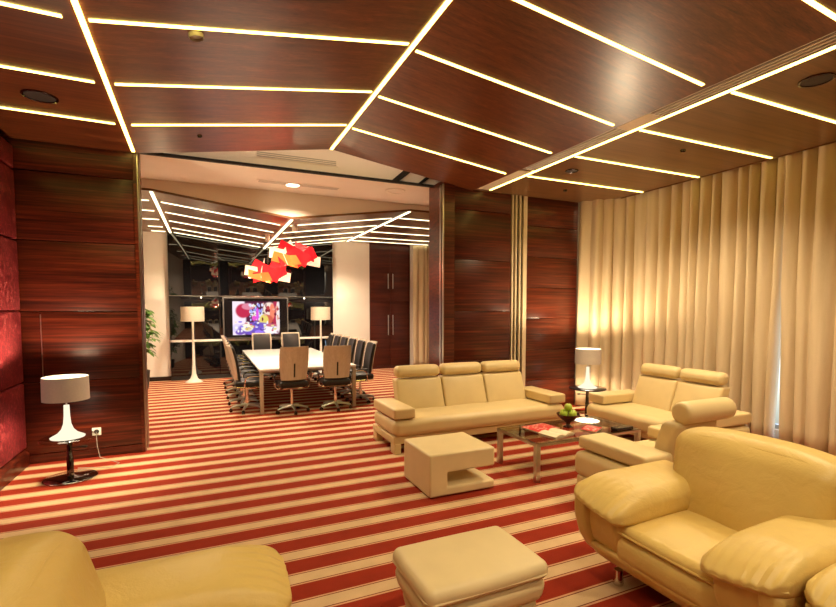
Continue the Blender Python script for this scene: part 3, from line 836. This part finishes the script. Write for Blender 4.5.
# television with a picture on
t = thing('television', 'flat television showing a bright table setting on the black glass cabinet', 'television', (1.15, 12.57, 1.487))
hw, hh = .78, .515
MB().rbox(-hw, hw, -.03, .065, -hh, hh, .008, 2, 1).build('body', M['tv_frame'], t)
MB().box(-hw+.035, hw-.035, -.032, -.0301, -hh+.035, hh-.035).build('bezel', M['black_gloss'], t, 0)
W_, H_ = 112, 64
sx0, sx1, sz0, sz1 = -.56, .56, -.425, .405
vs = [(sx0+(sx1-sx0)*i/W_, -.0345, sz0+(sz1-sz0)*j/H_) for j in range(H_+1) for i in range(W_+1)]
fs = [(j*(W_+1)+i, j*(W_+1)+i+1, (j+1)*(W_+1)+i+1, (j+1)*(W_+1)+i) for j in range(H_) for i in range(W_)]
sc = MB().add(vs, fs).build('screen', emit('television picture', (1, 1, 1, 1), 1.0), t, 0)
rs = random.Random(4)
blobs = []
def B(x, y, rx, ry, c): blobs.append((x, y, rx, ry, c))
B(.12, .5, .16, .9, (.95, .80, .92)); B(.22, .72, .16, .22, (.55, .03, .08)); B(.33, .85, .14, .1, (.75, .25, .35)); B(.1, .2, .12, .14, (.75, .65, .95))
B(.78, .78, .14, .2, (.95, .75, .65)); B(.92, .6, .07, .6, (.45, .03, .08)); B(.84, .7, .06, .25, (.9, .25, .15)); B(.7, .45, .16, .16, (.65, .12, .08)); B(.97, .55, .05, .5, (.9, .75, .75))
for k in range(60): B(rs.uniform(.36, .66), rs.uniform(.42, .92), rs.uniform(.012, .035), rs.uniform(.02, .05), rs.choice([(.75, .75, .95), (.45, .5, .95), (.9, .88, .95), (.3, .3, .8), (.85, .8, .5)]))
B(.45, .5, .05, .08, (.8, .1, .6)); B(.52, .62, .03, .2, (.75, .1, .75)); B(.66, .42, .1, .2, (.8, .65, .15)); B(.5, .18, .4, .2, (.18, .1, .55)); B(.3, .22, .13, .12, (.95, .9, .75)); B(.32, .18, .07, .05, (.7, .5, .15))
B(.8, .15, .16, .14, (.92, .88, .98)); B(.82, .28, .12, .05, (.6, .15, .2)); B(.55, .08, .1, .06, (.35, .2, .9)); B(.5, .3, .06, .08, (.12, .08, .4)); B(.15, .08, .1, .08, (.2, .1, .5))
for k in range(40): B(rs.uniform(.05, .95), rs.uniform(.03, .4), rs.uniform(.01, .05), rs.uniform(.01, .04), rs.choice([(.3, .2, .8), (.9, .85, .95), (.12, .05, .3), (.6, .1, .15), (.8, .7, .3), (.95, .9, .85)]))
for k in range(20): B(rs.uniform(.62, .98), rs.uniform(.4, .95), rs.uniform(.01, .04), rs.uniform(.02, .08), rs.choice([(.5, .05, .06), (.8, .4, .3), (.2, .02, .04), (.95, .8, .7)]))
ca = sc.data.color_attributes.new('Picture', 'FLOAT_COLOR', 'POINT')
for j in range(H_+1):
    for i in range(W_+1):
        u, v = i/W_, j/H_; c = Vector((.10, .02, .05))
        for (x, y, rx, ry, bc) in blobs:
            d = ((u-x)/rx)**2+((v-y)/ry)**2
            w = max(0, min(1, (1.15-d)*2.5)); c = c.lerp(Vector(bc), w)
        ca.data[j*(W_+1)+i].color = (c.x, c.y, c.z, 1)
mt = sc.data.materials[0]; at = mt.node_tree.nodes.new('ShaderNodeAttribute'); at.attribute_name = 'Picture'
em = [n for n in mt.node_tree.nodes if n.type == 'EMISSION'][0]; mt.node_tree.links.new(at.outputs['Color'], em.inputs[0]); em.inputs[1].default_value = .95

# floor lamps
def floor_lamp(loc, label):
    t = thing('floor_lamp', label, 'lamp', loc, 0, 'floor lamps by the black glass cabinet')
    MB().lathe([(0, 0), (.19, 0), (.195, .008), (.15, .03), (.085, .08), (.05, .18), (.035, .4), (.027, .8), (.022, 1.42), (0, 1.43)], 36).build('base', M['lamp_white_cool'], t, 60)
    MB().lathe([(.248, 1.42), (.251, 1.42), (.248, 1.76), (.245, 1.76)], 40, cap=False).build('lamp_shade', M['shade_cream'], t, 60)
    MB().lathe([(0, 1.50), (.03, 1.53), (.04, 1.57), (.03, 1.61), (0, 1.63)], 16).build('bulb', M['bulb'], t, 60)
    MB().tube([(-.245, 0, 1.66), (.245, 0, 1.66)], .004, 6).tube([(0, -.245, 1.66), (0, .245, 1.66)], .004, 6).tube([(0, 0, 1.43), (0, 0, 1.66)], .006, 6).build('shade_ring', M['steel'], t)
    light('lamp_bulb_light', 'POINT', (loc[0], loc[1], 1.68), 40, (1, .76, .46), shadow_soft_size=.05)
    return t
floor_lamp((-.29, 12.25, 0), 'white trumpet floor lamp left of the television')
floor_lamp((2.72, 12.35, 0), 'white trumpet floor lamp right of the television behind chairs')

# cupboard
t = thing('cupboard', 'tall dark red wood cupboard with four doors in the meeting room', 'cupboard', (4.81, YB, 0))
MB().box(-.61, .61, .02, .19, 0, 3.54).build('carcass', M['wood_cupboard'], t, 0)
for sx in (-1, 1):
    for z0, z1, h0, h1 in ((.08, 1.93, .96, 1.53), (1.94, 3.54, 2.28, 2.70)):
        xa, xb = (-.605, -.003) if sx < 0 else (.003, .605)
        d = MB().rbox(xa, xb, -.0, .019, z0, z1, .003, 1, 1).build('door', M['wood_cupboard'], t)
        MB().box(sx*.07-.012, sx*.07+.012, -.035, -.02, h0, h1).box(sx*.07-.006, sx*.07+.006, -.02, 0, h0+.04, h0+.06).box(sx*.07-.006, sx*.07+.006, -.02, 0, h1-.06, h1-.04).build('handle', M['steel'], d, 0)
MB().box(-.6, .6, .03, .06, 0, .08).build('plinth', M['black_plastic'], t, 0)

# conference table
t = thing('conference_table', 'long white topped conference table with tan legs under the red pendants', 'table', (1.57, 9.95, 0))
MB().rbox(-.81, .81, -1.94, 1.94, .700, .738, .006, 2, 2).build('table_top', M['table_white'], t)
MB().box(-.74, .74, -1.86, -1.82, .665, .699).box(-.74, .74, 1.82, 1.86, .665, .699).box(-.74, -.70, -1.82, 1.82, .665, .699).box(.70, .74, -1.82, 1.82, .665, .699).build('frame', M['veneer_tan'], t, 0)
for sx in (-1, 1):
    for sy in (-1, 1):
        MB().rbox(sx*.775-.03, sx*.775+.03, sy*1.90-.03, sy*1.90+.03, 0, .699, .004, 1, 1).build('leg', M['veneer_tan'], t)

# conference chairs
def make_chair():
    t = thing('conference_chair', 'x', 'chair', group='conference chairs')
    def shell_pt(u, v, off):
        # u -1..1 across, v 0..1 up
        w = .205+.03*math.sin(v*PI*.8)
        z = .56+.55*v
        y = .20+.03*v+.07*v*v-.05*u*u+.0
        return (u*w, y+off, z)
    nu, nv = 12, 12; vs = []; fs = []
    ring = {}
    for off in (0, .014):
        for j in range(nv+1):
            for i in range(nu+1): vs.append(shell_pt(-1+2*i/nu, j/nv, off))
    N = (nu+1)*(nv+1)
    keep = lambda i, j: not (i in (nu//2,) and 1 <= j < 6) if False else not ((i == nu//2 or i == nu//2-1) and 1 <= j < 6)
    # narrow the slot columns
    for off_k in (0, 1):
        for j in range(nv+1):
            for di, s in ((nu//2-1, -1), (nu//2+1, 1)):
                k = off_k*N+j*(nu+1)+di; x, y, z = vs[k]; vs[k] = (s*.014, y, z)
    for j in range(nv):
        for i in range(nu):
            if not keep(i, j): continue
            a = j*(nu+1)+i; q = (a, a+1, a+nu+2, a+nu+1)
            fs.append(q); fs.append(tuple(N+k for k in reversed(q)))
            for di, dj, e in ((0, -1, (a, a+1)), (0, 1, (a+nu+2, a+nu+1)), (-1, 0, (a+nu+1, a)), (1, 0, (a+1, a+nu+2))):
                ii, jj = i+di, j+dj
                if not (0 <= ii < nu and 0 <= jj < nv) or not keep(ii, jj):
                    fs.append((e[1], e[0], N+e[0], N+e[1]))
    MB().add(vs, fs).build('back_shell', M['veneer_tan'], t, 50)
    def pf(p, u):
        v = (p.z-.56)/.55; p.y += .03*v+.07*v*v-.05*(u[0])**2; return p
    MB().rbox(-.195, .195, .150, .192, .52, 1.085, .02, 3, 8, (0, .008, 0), pf).build('back_pad', M['black_leather'], t)
    def sfn(p, u):
        p.z -= .02*max(0, -u[1])**2; return p
    MB().rbox(-.235, .235, -.26, .20, .44, .535, .04, 3, 6, (0, 0, .008), sfn).build('seat', M['black_leather'], t)
    for s in (-1, 1):
        a = MB().tube([(s*.16, .05, .41), (s*.245, .06, .41), (s*.275, .06, .45), (s*.285, .04, .58), (s*.28, -.02, .615), (s*.275, -.20, .615)], .012, 8).build('arm', M['chrome'], t)
        MB().rbox(s*.275-.022, s*.275+.022, -.22, .06, .624, .644, .008, 2, 2).build('arm_pad', M['black_plastic'], a)
    MB().tube([(-.235, .19, .44), (-.24, .0, .43), (-.235, -.22, .425)], .01, 6).tube([(.235, .19, .44), (.24, .0, .43), (.235, -.22, .425)], .01, 6).box(-.16, .16, -.12, .10, .395, .419).build('seat_frame', M['chrome'], t)
    MB().lathe([(.03, .10), (.03, .25), (.02, .255), (.02, .40)], 14).build('column', M['chrome'], t)
    m = MB()
    for k in range(5):
        an = PI/2+2*PI*k/5
        m.tube([(0.02*math.cos(an), .02*math.sin(an), .115), (.17*math.cos(an), .17*math.sin(an), .095), (  .262*math.cos(an), .262*math.sin(an), .072)], [.024, .020, .016], 8)
    m.build('star_base', M['steel'], t)
    for k in range(5):
        an = PI/2+2*PI*k/5; cx_, cy_ = .262*math.cos(an), .262*math.sin(an)
        mt_ = Matrix.Translation((cx_, cy_, .028)) @ Matrix.Rotation(an, 4, 'Z') @ Matrix.Rotation(PI/2, 4, 'X')
        MB().lathe([(.016, -.024), (.028, -.022), (.028, -.006), (.02, -.004), (.02, .004), (.028, .006), (.028, .022), (.016, .024)], 14, mt_).lathe([(.008, .03), (.008, .065)], 8, Matrix.Translation((cx_, cy_, 0))).build('castor', M['dark_metal'], t)
    return t
chair = make_chair()
spots = [(1.27, 8.02, PI+.06, 'conference chair with tan shell back at the near end, left of the two'),
         (1.99, 7.97, PI-.05, 'conference chair with tan shell back at the near end, right of the two'),
         (1.24, 12.10, .0, 'black conference chair at the far table end, left of the two below the television'),
         (1.95, 12.10, .05, 'black conference chair at the far table end, right of the two below the television')]
ordn = ['nearest', 'second from the near end', 'third from the near end', 'fourth from the near end', 'fifth from the near end', 'farthest']
for k in range(6):
    y = 8.40+k*.615
    spots.append((.60, y, PI/2+random.uniform(-.03, .03), 'conference chair seen from behind on the left table side, '+ordn[k]))
    spots.append((2.57, 8.40+k*.615, -PI/2+random.uniform(-.03, .03), 'black conference chair facing left on the right table side, '+ordn[k]))
for i, (x, y, r, lab) in enumerate(spots):
    if i == 0: chair.location = (x, y, 0); chair.rotation_euler = (0, 0, r); chair['label'] = lab
    else: copy_tree(chair, (x, y, 0), r, lab)

# pendants: clusters of crossing red, orange and white sheets
def pendant(loc, seed, label, ztop):
    rnd = random.Random(seed)
    t = thing('pendant_lamp', label, 'pendant lamp', loc, 0, 'red sheet pendants over the conference table')
    MB().tube([(0, 0, .05), (0, 0, ztop-loc[2]-.045)], .004, 6).build('cord', M['steel'], t)
    MB().lathe([(0, ztop-loc[2]-.16), (.05, ztop-loc[2]-.16), (.05, ztop-loc[2]), (0, ztop-loc[2])], 20).build('canopy', M['white_plastic'], t)
    specs = [(0, 0, .0, .95, .20, .15, .10, 'white_panel'), (.02, .05, .02, .80, .22, -.30, .5, 'red_panel'), (-.05, -.08, .06, .62, .24, .5, -.35, 'red_panel'), (.06, -.12, -.05, .72, .18, -.12, .85, 'orange_panel'),
             (-.10, .08, .10, .55, .26, -.55, 1.2, 'white_panel'), (.16, -.05, .10, .46, .26, .35, -.9, 'red_panel'), (-.18, -.10, -.06, .52, .18, .20, .3, 'orange_panel'), (.15, -.16, .0, .40, .22, -.5, .2, 'red_panel')]
    for (x, y, z, w, h, tilt, yaw, mk) in specs:
        rx = rnd.uniform(-.4, .4)
        mt_ = Matrix.Translation((x, y, z)) @ Matrix.Rotation(yaw+rnd.uniform(-.2, .2), 4, 'Z') @ Matrix.Rotation(tilt, 4, 'Y') @ Matrix.Rotation(rx, 4, 'X')
        MB().box(-w/2, w/2, -.003, .003, -h/2, h/2, mt_).build('sheet', M[mk], t, 0)
    light('lamp_bulb_light', 'POINT', (loc[0], loc[1], loc[2]-.05), 110, (1, .62, .38), shadow_soft_size=.12)
    return t
pendant((1.52, 8.95, 2.66), 3, 'red orange and white sheet pendant nearer the lounge', 3.30)
pendant((1.22, 10.55, 2.45), 11, 'red orange and white sheet pendant farther away, near the television', 3.30)

# potted plant half hidden by the left jamb
t = thing('potted_plant', 'leafy green plant in the far left corner of the meeting room', 'plant', (-1.31, 11.6, 0))
MB().lathe([(0, 0), (.15, 0), (.19, .40), (.175, .40), (.165, .36), (0, .36)], 24).build('pot', M['pot'], t, 50)
MB().lathe([(0, .361), (.16, .361), (.16, .37), (0, .37)], 20).build('soil', M['soil'], t)
rnd = random.Random(21)
st, lf = MB(), MB()
for k in range(14):
    an = rnd.uniform(-.9, .7) if k < 9 else rnd.uniform(0, 2*PI); h = rnd.uniform(.9, 1.95); rr = rnd.uniform(.08, .26)
    top = Vector((rr*math.cos(an), rr*math.sin(an), h))
    st.tube([(.02*math.cos(an), .02*math.sin(an), .36), (top.x*.3, top.y*.3, h*.6), tuple(top)], [.012, .009, .005], 6)
    for q in range(9):
        a2 = an+rnd.uniform(-1.4, 1.4); L = rnd.uniform(.14, .26); w = L*.22
        o_ = top+Vector((0, 0, -rnd.uniform(0, .45)*h*.4)); o_.x *= o_.z/h; o_.y *= o_.z/h
        d = Vector((math.cos(a2), math.sin(a2), rnd.uniform(-.2, .5))); sd = Vector((-math.sin(a2), math.cos(a2), 0))
        p = []
        for s_, ww, dr in ((0, .1, 0), (.3, .9, .0), (.6, 1, -.03), (.85, .6, -.09), (1, .03, -.15)):
            c_ = o_+d*L*s_+Vector((0, 0, dr*L*3)); p += [c_+sd*w*ww, c_+Vector((0, 0, .004)), c_-sd*w*ww]
        fs = []
        for i in range(4):
            for e in (0, 1): fs.append((3*i+e, 3*i+e+1, 3*i+e+4, 3*i+e+3))
        lf.add(p, fs)
st.build('stems', M['stem'], t); lf.build('foliage', M['leaf'], t, 60)

# ------------------------------------------------------------------ light
def down(loc, e, size=.9, blend=.6, color=(1, .74, .42)):
    o = light('downlight_or_fill_spot', 'SPOT', loc, e, color, spot_size=size, spot_blend=blend, shadow_soft_size=.05); return o  # serves the modelled downlight and the added fill spots alike
down((1.30, 7.80, 3.66), 300, 2.4, .8, (1, .74, .5))
for x, y, e in ((-.6, .9, 120), (1.0, .9, 120), (2.7, .9, 100), (5.2, .9, 150), (-.6, -1.2, 120), (1.6, -1.2, 120), (3.8, -1.2, 120)):
    down((x, y, {-.6: 3.53, 1.0: 3.74, 1.6: 3.85, 2.7: 3.68, 3.8: 3.53, 5.2: 3.54}[x]), e, 2.3, .9, (1, .79, .5))  # added fill spots overhead and behind the camera, without fixtures
# added fill spots just below the lounge ceiling's speakers and sprinklers
for x, y, z, e in ((-.02, 5.88, 3.59, 170), (5.09, 3.87, 3.53, 200), (4.50, 5.05, 3.53, 200), (4.52, 2.27, 3.53, 170)):
    down((x, y, z), e, 2.4, .9, (1, .79, .5))
for x, y in ((.2, 9.5), (2.9, 9.5), (.2, 11.4), (2.9, 11.4)):
    down((x, y, 3.20), 330, 2.6, .9, (1, .79, .55))  # added spots that brighten the meeting room, no fixtures of their own
w = bpy.data.worlds.new('World'); scn.world = w; w.use_nodes = True
bg = w.node_tree.nodes['Background']; sk = w.node_tree.nodes.new('ShaderNodeTexSky')
sk.sky_type = 'NISHITA'; sk.sun_elevation = math.radians(35); sk.sun_rotation = math.radians(200); sk.sun_disc = False
w.node_tree.links.new(sk.outputs[0], bg.inputs[0]); bg.inputs[1].default_value = 1.2

# ------------------------------------------------------------------ camera
CX, CY = 420., 335.
VD, VX = (206., 308.), (1475., 308.)
fpx = math.sqrt(-((VD[0]-CX)*(VX[0]-CX)+(VD[1]-CY)*(VX[1]-CY)))
Xc = Vector((VX[0]-CX, -(VX[1]-CY), fpx)).normalized(); Dc = Vector((VD[0]-CX, -(VD[1]-CY), fpx)).normalized()
Zc = Dc.cross(Xc)
if Zc.y < 0: Zc = -Zc
right = Vector((Xc[0], Dc[0], Zc[0])); up = Vector((Xc[1], Dc[1], Zc[1])); fwd = Vector((Xc[2], Dc[2], Zc[2]))
cam = bpy.data.cameras.new('Camera'); co = bpy.data.objects.new('Camera', cam); col.objects.link(co)
R3 = Matrix((right, up, -fwd)).transposed()
co.matrix_world = Matrix.Translation((0, 0, 1.73)) @ R3.to_4x4()
cam.sensor_fit = 'HORIZONTAL'; cam.sensor_width = 36; cam.lens = fpx/836*36
cam.shift_x = -(CX-418)/836; cam.shift_y = (CY-303.5)/836
cam.clip_start = .05; cam.clip_end = 60
scn.camera = co
scn.view_settings.view_transform = 'Standard'; scn.view_settings.look = 'None'
scn.view_settings.exposure = 0.22; scn.view_settings.gamma = 1; scn.view_settings.use_curve_mapping = False
scn.cycles.use_denoising = True
scn.cycles.max_bounces = 8; scn.cycles.diffuse_bounces = 4; scn.cycles.glossy_bounces = 4; scn.cycles.transparent_max_bounces = 12
scn.cycles.sample_clamp_indirect = 6; scn.cycles.caustics_reflective = False; scn.cycles.caustics_refractive = False
